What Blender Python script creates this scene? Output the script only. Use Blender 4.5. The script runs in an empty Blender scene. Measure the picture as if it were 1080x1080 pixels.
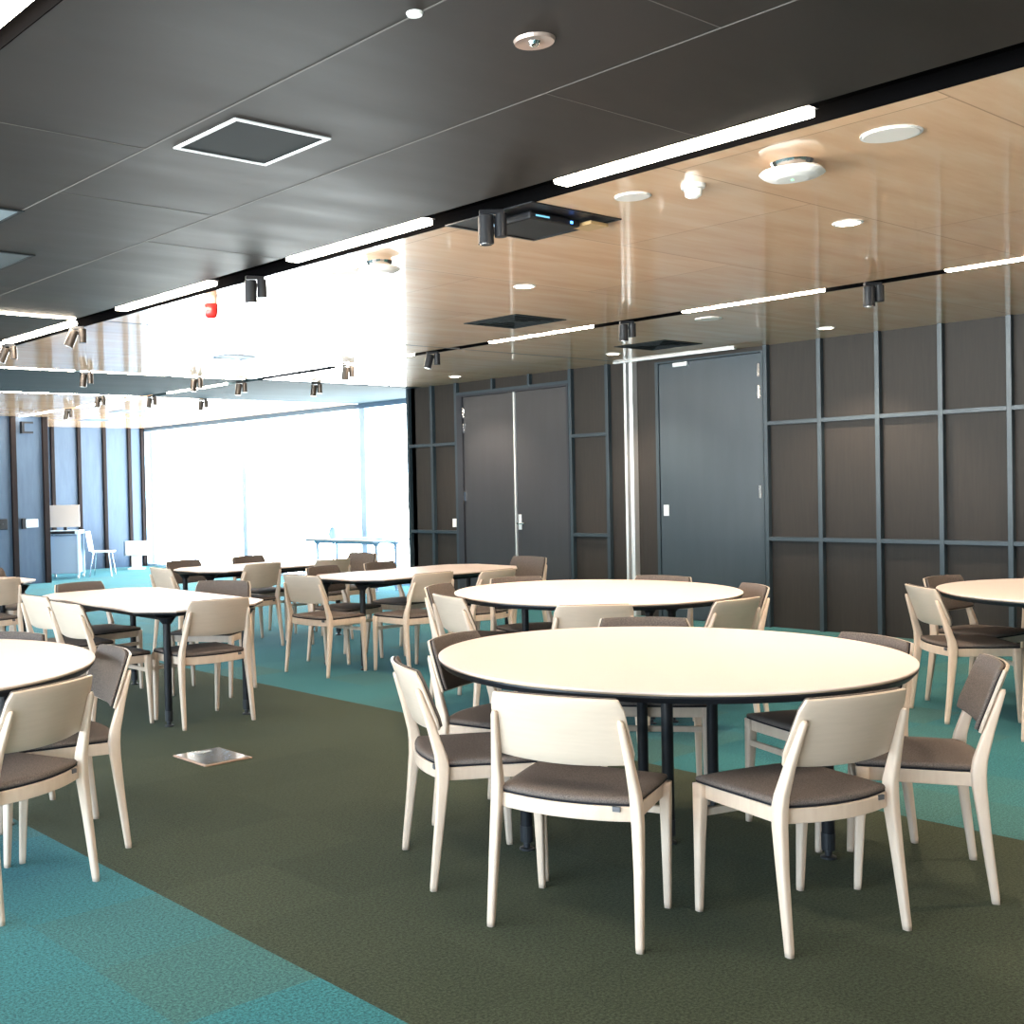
import bpy, bmesh, math, random
from mathutils import Vector, Matrix
random.seed(7)
SC = bpy.context.scene
COL = SC.collection

# ------------------------------------------------------------------ camera
def make_camera():
    yaw, pitch, roll = (math.radians(v) for v in (38.0314, -1.09525, -1.30174))
    f = Vector((math.sin(yaw), math.cos(yaw), 0)); rt = Vector((math.cos(yaw), -math.sin(yaw), 0)); up = Vector((0, 0, 1))
    f2 = f * math.cos(pitch) + up * math.sin(pitch); up2 = up * math.cos(pitch) - f * math.sin(pitch)
    r2 = rt * math.cos(roll) + up2 * math.sin(roll); u2 = up2 * math.cos(roll) - rt * math.sin(roll)
    cam = bpy.data.cameras.new('camera'); o = bpy.data.objects.new('camera', cam); COL.objects.link(o)
    m = Matrix((r2, u2, -f2)).transposed().to_4x4(); m.translation = Vector((0, 0, 1.5))
    o.matrix_world = m
    cam.sensor_width = 36; cam.sensor_fit = 'HORIZONTAL'
    cam.lens = 1228.83 * 36 / 1080
    cam.shift_x = (540 - 350) / 1080; cam.shift_y = 0
    cam.clip_start = .05; cam.clip_end = 300
    SC.camera = o
make_camera()

# ------------------------------------------------------------------ world, sun, exposure
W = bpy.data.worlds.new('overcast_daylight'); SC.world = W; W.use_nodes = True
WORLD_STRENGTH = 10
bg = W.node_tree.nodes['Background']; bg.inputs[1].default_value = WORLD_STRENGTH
# cool bright sky above the horizon, brighter lower half added to light the ceiling
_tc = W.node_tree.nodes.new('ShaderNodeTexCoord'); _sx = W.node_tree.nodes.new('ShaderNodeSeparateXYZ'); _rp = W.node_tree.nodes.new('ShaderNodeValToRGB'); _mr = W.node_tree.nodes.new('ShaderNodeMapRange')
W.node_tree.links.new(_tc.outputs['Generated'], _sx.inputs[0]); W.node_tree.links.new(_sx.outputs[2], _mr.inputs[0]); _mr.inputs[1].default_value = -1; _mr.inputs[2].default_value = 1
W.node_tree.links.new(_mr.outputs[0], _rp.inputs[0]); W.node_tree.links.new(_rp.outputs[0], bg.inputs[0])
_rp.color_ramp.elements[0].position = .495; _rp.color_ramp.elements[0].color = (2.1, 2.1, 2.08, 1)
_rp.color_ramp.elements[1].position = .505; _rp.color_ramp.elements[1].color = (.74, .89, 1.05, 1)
vs = SC.view_settings
vs.view_transform = 'Standard'; vs.look = 'None'; vs.gamma = 1; vs.use_curve_mapping = False
vs.exposure = 0.85
try:
    SC.cycles.use_denoising = True
    SC.cycles.max_bounces = 8; SC.cycles.diffuse_bounces = 5
    SC.cycles.sample_clamp_indirect = 6
except Exception: pass

def portal(name, loc, rot, sx, sy):
    l = bpy.data.lights.new(name, 'AREA'); l.shape = 'RECTANGLE'; l.size = sx; l.size_y = sy
    l.cycles.is_portal = True
    o = bpy.data.objects.new(name, l); COL.objects.link(o); o.location = loc; o.rotation_euler = rot
portal('window_portal', (12.03, 16.7, 1.43), (0, math.radians(90), 0), 2.85, 9.0)
portal('side_window_portal', (-3.05, 6.0, 1.25), (0, math.radians(-90), 0), 2.3, 14.0)

CEIL = 2.869; XW = 10.77

# ------------------------------------------------------------------ materials
def mat(name, col, rough=.5, metal=0, spec=.5, coat=0, coat_rough=.05, emit=None, estr=0):
    m = bpy.data.materials.new(name); m.use_nodes = True
    b = m.node_tree.nodes['Principled BSDF']
    b.inputs['Base Color'].default_value = (*col, 1); b.inputs['Roughness'].default_value = rough
    b.inputs['Metallic'].default_value = metal; b.inputs['Specular IOR Level'].default_value = spec
    b.inputs['Coat Weight'].default_value = coat; b.inputs['Coat Roughness'].default_value = coat_rough
    if emit: b.inputs['Emission Color'].default_value = (*emit, 1); b.inputs['Emission Strength'].default_value = estr
    return m
def N(m, t, **k):
    n = m.node_tree.nodes.new(t)
    for a, v in k.items(): setattr(n, a, v)
    return n
def LK(m, a, b): m.node_tree.links.new(a, b)
def ramp(m, fac, stops):
    r = N(m, 'ShaderNodeValToRGB'); e = r.color_ramp.elements
    e[0].position, e[0].color = stops[0][0], (*stops[0][1], 1)
    e[1].position, e[1].color = stops[-1][0], (*stops[-1][1], 1)
    for p, c in stops[1:-1]:
        x = e.new(p); x.color = (*c, 1)
    LK(m, fac, r.inputs[0]); return r.outputs[0]
def coords(m, scale=(1, 1, 1), obj=False):
    t = N(m, 'ShaderNodeTexCoord') if obj else N(m, 'ShaderNodeNewGeometry')
    mp = N(m, 'ShaderNodeMapping'); mp.inputs['Scale'].default_value = scale
    LK(m, t.outputs['Object'] if obj else t.outputs['Position'], mp.inputs[0]); return mp.outputs[0]
def noise(m, vec, scale=5, detail=3, rough=.5):
    n = N(m, 'ShaderNodeTexNoise'); n.inputs['Scale'].default_value = scale; n.inputs['Detail'].default_value = detail
    n.inputs['Roughness'].default_value = rough; LK(m, vec, n.inputs['Vector']); return n.outputs[0]
def bump(m, h, s=.2, d=.002):
    b = N(m, 'ShaderNodeBump'); b.inputs['Strength'].default_value = s; b.inputs['Distance'].default_value = d
    LK(m, h, b.inputs['Height']); LK(m, b.outputs[0], m.node_tree.nodes['Principled BSDF'].inputs['Normal'])
def bsdf(m): return m.node_tree.nodes['Principled BSDF']

def m_wood(name, a, b_, rough, scale, coat=0, cr=.08, obj=True, sc=(1, 1, 1), ns=6):
    m = mat(name, a, rough, coat=coat, coat_rough=cr)
    v = coords(m, sc, obj)
    c = ramp(m, noise(m, v, ns, 5, .6), [(.3, a), (.7, b_)])
    LK(m, c, bsdf(m).inputs['Base Color']); return m
M = {}
M['beech'] = m_wood('whitewashed_beech', (.60, .465, .365), (.67, .54, .43), .42, 1, coat=.15, cr=.3, sc=(6, 6, 1.2))
M['ply_back'] = m_wood('pale_beech_veneer', (.52, .425, .34), (.56, .46, .37), .4, 1, coat=.2, cr=.3, sc=(1.2, 6, 14))
def fabric(name, a, b_, s=260):
    m = mat(name, a, .95, spec=.2); v = coords(m, (1, 1, 1), True)
    n = noise(m, v, s, 2, .7); c = ramp(m, n, [(.35, a), (.65, b_)]); LK(m, c, bsdf(m).inputs['Base Color']); bump(m, n, .5, .002)
    return m
M['fabric'] = fabric('grey_brown_wool_fabric', (.085, .070, .062), (.185, .152, .136))
M['fabric_edge'] = mat('dark_fabric_edge', (.012, .012, .016), .8, spec=.2)
M['laminate'] = mat('cream_laminate', (.81, .69, .645), .42, spec=.4)
M['edge_wood'] = mat('plywood_table_edge', (.52, .38, .26), .5)
M['black_edge'] = mat('black_bevelled_edge', (.010, .012, .016), .4, spec=.25)
M['black'] = mat('black_powder_coat', (.010, .011, .014), .45, spec=.25)
M['black_slot'] = mat('matt_black_slot', (.002, .002, .0022), .9, spec=0)
M['glide'] = mat('dark_plastic_glide', (.02, .022, .026), .4)
M['chrome'] = mat('chrome', (.75, .75, .76), .15, 1)
M['alu'] = mat('brushed_aluminium', (.80, .82, .84), .38, .6)
M['white'] = mat('white_plastic', (.80, .80, .79), .35)
M['white_speaker'] = mat('white_speaker_grille', (.74, .70, .66), .6)
M['red'] = mat('red_plastic', (.65, .02, .02), .3)
M['bronze'] = mat('bronze_spot_housing', (.055, .045, .038), .35, .6)
M['screen'] = mat('pale_screen', (.62, .72, .85), .3)
M['label'] = mat('grey_label', (.10, .10, .11), .6)
M['gold'] = mat('timber_flap', (.45, .30, .14), .5)
M['led_blue'] = mat('blue_led', (.02, .05, .3), .4, emit=(.05, .25, 1), estr=6)
M['glow_cyan'] = mat('glowing_cyan_marking', (.02, .1, .2), .4, emit=(.25, .7, 1), estr=.6)
M['led_green'] = mat('green_led', (.05, .4, .1), .4, emit=(.2, 1, .3), estr=1.5)
M['tube'] = mat('linear_lamp_diffuser', (.9, .9, .9), .5, emit=(1, .84, .66), estr=36)
M['downlamp'] = mat('downlight_lens', (.9, .9, .9), .5, emit=(1, .82, .60), estr=26)
M['vent_dark'] = mat('dark_grille', (.014, .018, .020), .7, spec=.15)
M['vent_blue'] = mat('grey_blue_panel', (.17, .22, .25), .5)
M['vent_white'] = mat('white_grille_frame', (.78, .80, .82), .4)
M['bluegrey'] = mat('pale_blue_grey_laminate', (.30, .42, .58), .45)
M['beige'] = mat('beige_panel', (.55, .50, .46), .5)
M['paleblue'] = mat('pale_blue_ceramic', (.30, .50, .68), .3)

# ceiling plywood: glossy lacquer, long grain along x
def ceiling_wood():
    m = mat('lacquered_plywood_ceiling', (.5, .3, .2), .42, coat=1.0, coat_rough=.06)
    bsdf(m).inputs['Coat IOR'].default_value = 1.5
    v = coords(m, (.35, 2.4, 1)); n1 = noise(m, v, 3.2, 8, .62)
    c1 = ramp(m, n1, [(.30, (.82, .49, .28)), (.5, (.90, .59, .365)), (.7, (.95, .69, .47))])
    # sheets 2.4 x 1.2 m, each with its own tone and a thin joint
    br = N(m, 'ShaderNodeTexBrick'); br.offset = .5
    br.inputs['Color1'].default_value = (.88, .88, .88, 1); br.inputs['Color2'].default_value = (1.05, 1.03, 1.0, 1); br.inputs['Mortar'].default_value = (.52, .44, .38, 1)
    br.inputs['Scale'].default_value = 1; br.inputs['Mortar Size'].default_value = .0035; br.inputs['Brick Width'].default_value = 2.2; br.inputs['Row Height'].default_value = 1.16
    mp = N(m, 'ShaderNodeMapping'); mp.inputs['Location'].default_value = (1.1, .38, 0); g = N(m, 'ShaderNodeNewGeometry'); LK(m, g.outputs['Position'], mp.inputs[0]); LK(m, mp.outputs[0], br.inputs['Vector'])
    mx = N(m, 'ShaderNodeMix', data_type='RGBA', blend_type='MULTIPLY'); mx.inputs[0].default_value = 1
    LK(m, c1, mx.inputs[6]); LK(m, br.outputs[0], mx.inputs[7]); LK(m, mx.outputs[2], bsdf(m).inputs['Base Color'])
    return m
M['ceil_wood'] = ceiling_wood()
def ceiling_dark():
    m = mat('dark_stained_ceiling_board', (.05, .045, .042), .55, spec=.22)
    v = coords(m, (.5, 2.2, 1)); n1 = noise(m, v, 1.6, 5, .55)
    c = ramp(m, n1, [(.3, (.010, .0085, .0078)), (.55, (.016, .0138, .0128)), (.75, (.023, .020, .019))])
    LK(m, c, bsdf(m).inputs['Base Color'])
    r = N(m, 'ShaderNodeMapRange'); r.inputs[3].default_value = .42; r.inputs[4].default_value = .68; LK(m, n1, r.inputs[0]); LK(m, r.outputs[0], bsdf(m).inputs['Roughness'])
    return m
M['ceil_dark'] = ceiling_dark()
def carpet(name, c1, c2, c3, tile, sheen, tint):
    m = mat(name, c1, .95, spec=.15)
    g = N(m, 'ShaderNodeNewGeometry')
    mp = N(m, 'ShaderNodeMapping'); mp.inputs['Scale'].default_value = (1 / tile[0], 1 / tile[1], 0); mp.inputs['Location'].default_value = (.137 / tile[0] * -1, .3, 0); LK(m, g.outputs['Position'], mp.inputs[0])
    fl = N(m, 'ShaderNodeVectorMath', operation='FLOOR'); LK(m, mp.outputs[0], fl.inputs[0])
    wn = N(m, 'ShaderNodeTexWhiteNoise', noise_dimensions='3D'); LK(m, fl.outputs[0], wn.inputs[0])
    base = ramp(m, wn.outputs['Value'], [(0, c1), (.5, c2), (1, c3)])
    sp = noise(m, g.outputs['Position'], 95, 3, .85)
    sv = ramp(m, sp, [(.36, (.45, .45, .43)), (.64, (1.55, 1.55, 1.50))])
    mx = N(m, 'ShaderNodeMix', data_type='RGBA', blend_type='MULTIPLY'); mx.inputs[0].default_value = 1
    LK(m, base, mx.inputs[6]); LK(m, sv, mx.inputs[7]); LK(m, mx.outputs[2], bsdf(m).inputs['Base Color']); bump(m, sp, .6, .004)
    bsdf(m).inputs['Sheen Weight'].default_value = sheen; bsdf(m).inputs['Sheen Roughness'].default_value = .28; bsdf(m).inputs['Sheen Tint'].default_value = (*tint, 1)
    return m
M['carpet_teal'] = carpet('teal_carpet_tiles', (.017, .100, .118), (.028, .130, .142), (.042, .105, .094), (.5, .5), .22, (.45, .85, 1.0))
M['carpet_green'] = carpet('olive_green_carpet_tiles', (.030, .037, .022), (.034, .0415, .025), (.038, .046, .028), (.5, .5), .10, (.75, .9, .7))
def painted(name, a, b_, rough, sc=(1, 1, .2), s=6, coat=0):
    m = mat(name, a, rough, coat=coat, coat_rough=.25); v = coords(m, sc)
    LK(m, ramp(m, noise(m, v, s, 4, .6), [(.3, a), (.7, b_)]), bsdf(m).inputs['Base Color']); return m
M['panel'] = painted('dark_brown_stained_panel', (.0125, .0092, .0073), (.020, .0148, .0115), .65, (1, 8, .6), 5)
M['batten'] = painted('slate_blue_batten', (.024, .039, .052), (.029, .046, .059), .4)
M['door'] = painted('slate_grey_door', (.026, .042, .056), (.032, .048, .063), .42, (1, 3, .4), 3, coat=.3)
M['door_dark'] = painted('charcoal_door', (.030, .031, .036), (.036, .037, .043), .4, (1, 3, .4), 3, coat=.3)
M['door_frame'] = mat('near_black_door_frame', (.02, .022, .03), .5)
M['far_panel'] = painted('daylit_slate_blue_panel', (.028, .058, .108), (.042, .078, .132), .6, (3, 1, .5), 4)  # blue of the sky light put into the slate colour
M['far_batten'] = mat('dark_brown_batten', (.010, .006, .006), .7, spec=.15)
M['plain_wall'] = painted('warm_grey_painted_wall', (.50, .47, .44), (.54, .51, .48), .8)
M['frame'] = mat('pale_window_frame', (.38, .52, .70), .5)
M['header'] = mat('blue_grey_window_head', (.10, .17, .26), .6)
def glass():
    m = bpy.data.materials.new('clear_window_glass'); m.use_nodes = True; nt = m.node_tree; nt.nodes.clear()
    o = nt.nodes.new('ShaderNodeOutputMaterial'); mx = nt.nodes.new('ShaderNodeMixShader'); t = nt.nodes.new('ShaderNodeBsdfTransparent'); g = nt.nodes.new('ShaderNodeBsdfGlossy')
    t.inputs[0].default_value = (.93, .96, .96, 1); g.inputs[1].default_value = .02
    mx.inputs[0].default_value = .05
    nt.links.new(t.outputs[0], mx.inputs[1]); nt.links.new(g.outputs[0], mx.inputs[2]); nt.links.new(mx.outputs[0], o.inputs[0]); return m
M['glass'] = glass()

# ------------------------------------------------------------------ mesh helpers
def obj(name, bm, m, parent=None, smooth=False, bevel=0, seg=2):
    me = bpy.data.meshes.new(name); bmesh.ops.recalc_face_normals(bm, faces=bm.faces); bm.to_mesh(me); bm.free()
    o = bpy.data.objects.new(name, me); COL.objects.link(o)
    for x in (m if isinstance(m, (list, tuple)) else [m]): me.materials.append(M[x] if isinstance(x, str) else x)
    if parent is not None: o.parent = parent
    if smooth:
        for p in me.polygons: p.use_smooth = True
    if bevel:
        b = o.modifiers.new('bevel', 'BEVEL'); b.width = bevel; b.segments = seg; b.limit_method = 'ANGLE'; b.angle_limit = math.radians(40)
    return o
def add_box(bm, x0, x1, y0, y1, z0, z1):
    v = [bm.verts.new((x, y, z)) for z in (z0, z1) for x, y in ((x0, y0), (x1, y0), (x1, y1), (x0, y1))]
    fs = [bm.faces.new([v[i] for i in f]) for f in ((0, 3, 2, 1), (4, 5, 6, 7), (0, 1, 5, 4), (1, 2, 6, 5), (2, 3, 7, 6), (3, 0, 4, 7))]
    return fs
def box(*a):
    bm = bmesh.new(); add_box(bm, *a); return bm
def add_loft(bm, rings, cap=True):
    """rings: list of equal-length point lists"""
    R = [[bm.verts.new(p) for p in r] for r in rings]; n = len(R[0])
    for a, b in zip(R, R[1:]):
        for i in range(n): bm.faces.new((a[i], a[(i + 1) % n], b[(i + 1) % n], b[i]))
    if cap: bm.faces.new(R[0][::-1]); bm.faces.new(R[-1])
def rrect(cx, cy, z, w, d, r=.006, n=3, ax=None):
    """rounded rectangle ring in the xy plane"""
    r = min(r, w / 2 - 1e-4, d / 2 - 1e-4); pts = []
    for sx, sy, a0 in ((1, 1, 0), (-1, 1, 90), (-1, -1, 180), (1, -1, 270)):
        for k in range(n + 1):
            a = math.radians(a0 + 90 * k / n); pts.append((cx + sx * (w / 2 - r) + r * math.cos(a), cy + sy * (d / 2 - r) + r * math.sin(a), z))
    return pts
def circ(cx, cy, z, r, n=24): return [(cx + r * math.cos(2 * math.pi * i / n), cy + r * math.sin(2 * math.pi * i / n), z) for i in range(n)]
def lathe(cx, cy, prof, n=24):
    bm = bmesh.new(); add_loft(bm, [circ(cx, cy, z, r, n) for r, z in prof]); return bm
def add_cyl(bm, a, b, r, n=16, r2=None):
    a, b = Vector(a), Vector(b); d = (b - a).normalized(); u = d.orthogonal().normalized(); w = d.cross(u); r2 = r if r2 is None else r2
    add_loft(bm, [[p + (u * math.cos(t) + w * math.sin(t)) * q for t in [2 * math.pi * i / n for i in range(n)]] for p, q in ((a, r), (b, r2))])
def cyl(*a, **k):
    bm = bmesh.new(); add_cyl(bm, *a, **k); return bm
def prism(pts, z0, z1):
    bm = bmesh.new(); add_loft(bm, [[(x, y, z0) for x, y in pts], [(x, y, z1) for x, y in pts]]); return bm
def thing(name, label, cat, loc=(0, 0, 0), rz=0, group=None):
    o = bpy.data.objects.new(name, None); COL.objects.link(o); o.location = loc; o.rotation_euler = (0, 0, rz); o.empty_display_size = .1
    o['label'] = label; o['category'] = cat
    if group: o['group'] = group
    return o
def tag(o, label, cat, group=None):
    o['label'] = label; o['category'] = cat
    if group: o['group'] = group
    return o
def struct(name, bm, m, parent=None, **k):
    o = obj(name, bm, m, parent, **k)
    if parent is None: o['kind'] = 'structure'
    return o
def sempty(name, loc=(0, 0, 0)):
    o = bpy.data.objects.new(name, None); COL.objects.link(o); o.location = loc; o['kind'] = 'structure'; return o
def dup(root, loc, rz, label, group=None):
    r = root.copy(); COL.objects.link(r); r.location = loc; r.rotation_euler = (0, 0, rz); r['label'] = label
    if group: r['group'] = group
    for ch in list(root.children):
        c = ch.copy(); COL.objects.link(c); c.parent = r
        for g in list(ch.children):
            d = g.copy(); COL.objects.link(d); d.parent = c
    return r

# ------------------------------------------------------------------ room: floor
X1, X2 = 2.137, 5.13
YB, YF = -4.0, 21.6
XL = -3.0; XWIN = 11.95; YRET = 12.05
struct('floor', box(XL, XWIN + .2, YB, YF + .2, -.12, -.012), 'black_slot')
def strip(name, a, b):
    struct(name, box(a, b, YB, YF, -.012, 0), 'carpet_teal' if name != 'floor_green' else 'carpet_green')
struct('floor_left', box(XL, X1, YB, YF, -.012, 0), 'carpet_teal')
struct('floor_middle', box(X1, X2, YB, YF, -.012, 0), 'carpet_green')
struct('floor_right', box(X2, XWIN, YB, YF, -.012, 0), 'carpet_teal')

# ------------------------------------------------------------------ room: ceiling
S1a, S1b = 4.045, 4.29          # black slot between the dark and the timber ceiling
S2a, S2b = 8.01, 8.18           # second slot in the timber ceiling
S0a, S0b = 1.22, 1.44           # slot above the near left
L2a, L2b = 11.78, 11.88         # cross slots
L3a, L3b = 14.50, 14.58
ZT = CEIL + .22
struct('ceiling', box(XL, XWIN + .2, YB, YF + .2, ZT, ZT + .1), 'black_slot')
def cpanel(name, rects, m):
    bm = bmesh.new()
    for x0, x1, y0, y1 in rects: add_box(bm, x0, x1, y0, y1, CEIL, ZT)
    return struct(name, bm, m)
cpanel('ceiling_dark', [(XL, S0a, YB, L2a), (S0b, S1a, YB, L2a)], 'ceil_dark')
cpanel('ceiling_timber', [(S1b, S2a, YB, L2a), (S2b, XWIN, YB, L2a)], 'ceil_wood')
M['ceil_band'] = painted('matt_dark_ceiling_board', (.024, .044, .056), (.032, .056, .070), .85, (.4, 2, 1), 2); bsdf(M['ceil_band']).inputs['Specular IOR Level'].default_value = .06  # dark board again, its daylight blue put into the colour
cpanel('ceiling_dark_band', [(XL, S2a, L2b, L3a), (S2b, XWIN, L2b, L3a)], 'ceil_band')
cpanel('ceiling_far', [(XL, S2a, L3b, YF), (S2b, XWIN, L3b, YF)], 'ceil_wood')
# black lining of the lamp slots
bm = bmesh.new()
for a, b in ((S1a, S1b), (S2a, S2b), (S0a, S0b)):
    add_box(bm, a, a + .004, YB, L2a, CEIL - .001, ZT); add_box(bm, b - .004, b, YB, L2a, CEIL - .001, ZT); add_box(bm, a + .004, b - .004, YB, L2a, CEIL + .066, CEIL + .08)
struct('trim_7', bm, 'black_slot')
# joints of the dark boards
bm = bmesh.new()
for x in (2.31, 3.14): add_box(bm, x - .003, x + .003, YB, L2a, CEIL - .0015, CEIL + .01)
for x0, x1, y in ((1.44, 2.31, 1.2), (2.31, 3.14, 2.05), (3.14, S1a, 2.75), (2.31, 3.14, 4.9), (3.14, S1a, 5.6), (1.44, 2.31, 4.1), (2.31, 3.14, 7.3)):
    add_box(bm, x0, x1, y - .002, y + .002, CEIL - .001, CEIL + .01)
struct('trim_1', bm, mat('board_joint', (.09, .085, .08), .6))
# operable wall track across the room (aluminium) and along the right wall
bm = bmesh.new(); add_box(bm, XL, S1a, 8.33, 8.36, CEIL - .004, CEIL + .01); struct('trim_2', bm, 'alu')
bm = bmesh.new(); add_box(bm, S1b, XW, 8.33, 8.355, CEIL - .002, CEIL + .01); struct('trim_8', bm, mat('dull_track_seam', (.16, .16, .16), .8, spec=.1))
bm = bmesh.new(); add_box(bm, 10.67, 10.71, 6.88, 8.42, CEIL - .02, CEIL); struct('trim_3', bm, 'alu')

# ------------------------------------------------------------------ room: right wall with panels, battens, doors
WT = .2
D1a, D1b, D1h = 9.17, 11.06, 2.70
D2a, D2b, D2h = 6.62, 7.93, 2.82
bm = bmesh.new()
for y0, y1, z0, z1 in ((YB, D2a, 0, CEIL), (D2a, D2b, D2h, CEIL), (D2b, D1a, 0, CEIL), (D1a, D1b, D1h, CEIL), (D1b, YRET, 0, CEIL)):
    add_box(bm, XW + .06, XW + WT, y0, y1, z0, z1)
wr = struct('wall_right', bm, 'panel')
def batten(y, z0=0, z1=CEIL, w=.042):
    obj('batten', box(XW, XW + .06, y - w / 2, y + w / 2, z0, z1), 'batten', wr, bevel=.002)
def rail(y0, y1, z, w=.04):
    obj('rail', box(XW + .003, XW + .06, y0, y1, z - w / 2, z + w / 2), 'batten', wr, bevel=.002)
ys = [6.60 - .5755 * k for k in range(0, 12)]
for y in ys: batten(y)
for a, b in zip(ys[1:], ys):
    for z in (2.072, .902): rail(a + .021, b - .021, z)
for y in (8.605, 9.15, 11.085, 11.556, 12.03): batten(y)
for a, b in ((8.605, 9.15), (11.085, 11.556), (11.556, 12.03)):
    for z in (2.072, .902): rail(a + .021, b - .021, z)
for y in (9.8, 10.42): batten(y, D1h, CEIL, .03)
obj('rail', box(XW + .003, XW + .06, D1a, D1b, D1h, D1h + .035), 'batten', wr)
# aluminium end post of the operable wall
bm = bmesh.new(); add_box(bm, XW - .03, XW + .06, 8.215, 8.262, 0, CEIL); add_box(bm, XW - .03, XW + .06, 8.305, 8.335, 0, CEIL)
struct('trim_4', bm, 'alu', bevel=.003)
# double door
d1 = sempty('door_1', (XW, (D1a + D1b) / 2, 0))
def dobj(name, bm, m, par, root=None, **k):
    o = obj(name, bm, m, par, **k)
    off = Vector(root.location) if root else Vector((0, 0, 0))
    o.data.transform(Matrix.Translation(-off)); return o
YM = 10.045
bm = bmesh.new(); add_box(bm, XW - .005, XW + .12, D1b - .10, D1b, 0, D1h); add_box(bm, XW - .005, XW + .12, D1a, D1a + .03, 0, D1h); add_box(bm, XW - .005, XW + .12, D1a + .03, D1b - .1, D1h - .03, D1h)
dobj('door_frame', bm, 'door_frame', d1, d1)
for a, b in ((D1a + .032, YM - .012), (YM + .012, D1b - .102)):
    dobj('door_leaf', box(XW + .02, XW + .075, a, b, .008, D1h - .032), 'door_dark', d1, d1, bevel=.003)
dobj('meeting_strip', box(XW + .0, XW + .07, YM - .0115, YM + .0115, .008, D1h - .032), 'alu', d1, d1)
bm = box(XW + .008, XW + .02, YM - .085, YM - .035, .95, 1.14); pl = dobj('handle_plate', bm, 'alu', d1, d1, bevel=.003)
bm = bmesh.new(); add_cyl(bm, (XW + .012, YM - .06, 1.03), (XW - .045, YM - .06, 1.03), .011); add_cyl(bm, (XW - .04, YM - .06, 1.03), (XW - .04, YM - .18, 1.03), .010)
dobj('door_handle', bm, 'chrome', pl, d1, smooth=True)
for z in (2.46, 2.26, 1.37):
    dobj('hinge', box(XW + .003, XW + .02, D1b - .135, D1b - .103, z - .06, z + .06), 'chrome', d1, d1)
struct('door_1_void', box(XW + .125, XW + .19, D1a, D1b, 0, D1h), 'black_slot').name = 'trim_5'
# light switch beside the double door
tag(obj('light_switch', box(XW - .012, XW, 11.10, 11.165, .97, 1.08), 'white', None, bevel=.003), 'small white rectangular switch plate on the wall left of the double door', 'switch').location = (0, 0, 0)
# single door
d2 = sempty('door_2', (XW, (D2a + D2b) / 2, 0))
bm = bmesh.new(); add_box(bm, XW - .003, XW + .12, D2b - .04, D2b, 0, D2h); add_box(bm, XW - .003, XW + .12, D2a + .003, D2a + .03, 0, D2h); add_box(bm, XW - .003, XW + .12, D2a + .03, D2b - .04, D2h - .02, D2h)
dobj('door_frame', bm, 'batten', d2, d2)
dobj('door_leaf', box(XW + .01, XW + .07, D2a + .035, D2b - .043, .008, D2h - .025), 'door', d2, d2, bevel=.003)
dobj('lock_plate', box(XW, XW + .012, D2b - .15, D2b - .085, 1.13, 1.25), 'alu', d2, d2, bevel=.003)
for z in (2.62, 2.40, 1.38):
    dobj('hinge', box(XW - .004, XW + .01, D2a + .033, D2a + .06, z - .065, z + .065), 'chrome', d2, d2)
dobj('door_closer', box(XW - .03, XW + .01, 7.50, 7.68, D2h - .075, D2h - .03), 'alu', d2, d2, bevel=.004)
struct('trim_6', box(XW + .125, XW + .19, D2a, D2b, 0, D2h), 'black_slot')

# ------------------------------------------------------------------ room: other walls
struct('wall_return', box(XW + .06, XWIN + .2, YRET - .12, YRET + .02, 0, CEIL), 'panel')
wb = struct('wall_back', box(8.58, XWIN + .2, YF, YF + .2, 0, CEIL), 'far_panel')
for x in (9.33, 9.89, 10.46, 11.02, 11.59): obj('batten', box(x - .035, x + .035, YF - .05, YF, 0, CEIL), 'far_batten', wb)
obj('batten', box(11.86, 11.95, YF - .05, YF, 0, CEIL), 'far_batten', wb)
wn_ = struct('wall_near_left', box(XL, 8.58, 18.95, YF + .2, 0, CEIL), 'far_panel')
for x in (8.54, 7.965, 7.39, 6.81, 6.24): obj('batten', box(x - .05, x + .04, 18.89, 18.95, 0, CEIL), 'far_batten', wn_)
# window wall on the far right: floor-to-ceiling glazing
wy = [YRET + .02, 14.42, 17.85, YF]
wwin = struct('wall_window', box(XWIN - .02, XWIN + .1, YRET + .02, YF, CEIL - .075, CEIL), 'header')
for i, (a, b) in enumerate(zip(wy, wy[1:])):
    w = sempty('window_%d' % (i + 1), (XWIN, (a + b) / 2, 0))
    bm = bmesh.new()
    add_box(bm, XWIN - .02, XWIN + .08, a, a + .07, 0, CEIL - .075); add_box(bm, XWIN - .02, XWIN + .08, b - .07, b, 0, CEIL - .075)
    add_box(bm, XWIN - .01, XWIN + .07, a + .07, b - .07, 0, .05)
    dobj('window_frame', bm, 'frame', w, w)
    n = 4
    bm = bmesh.new()
    for k in range(1, n):
        y = a + .07 + (b - a - .14) * k / n; add_box(bm, XWIN + .02, XWIN + .05, y - .012, y + .012, .05, CEIL - .075)
    dobj('glazing_joint', bm, 'frame', w, w)
    dobj('glass_pane', box(XWIN + .03, XWIN + .036, a + .07, b - .07, .05, CEIL - .075), 'glass', w, w)
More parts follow.
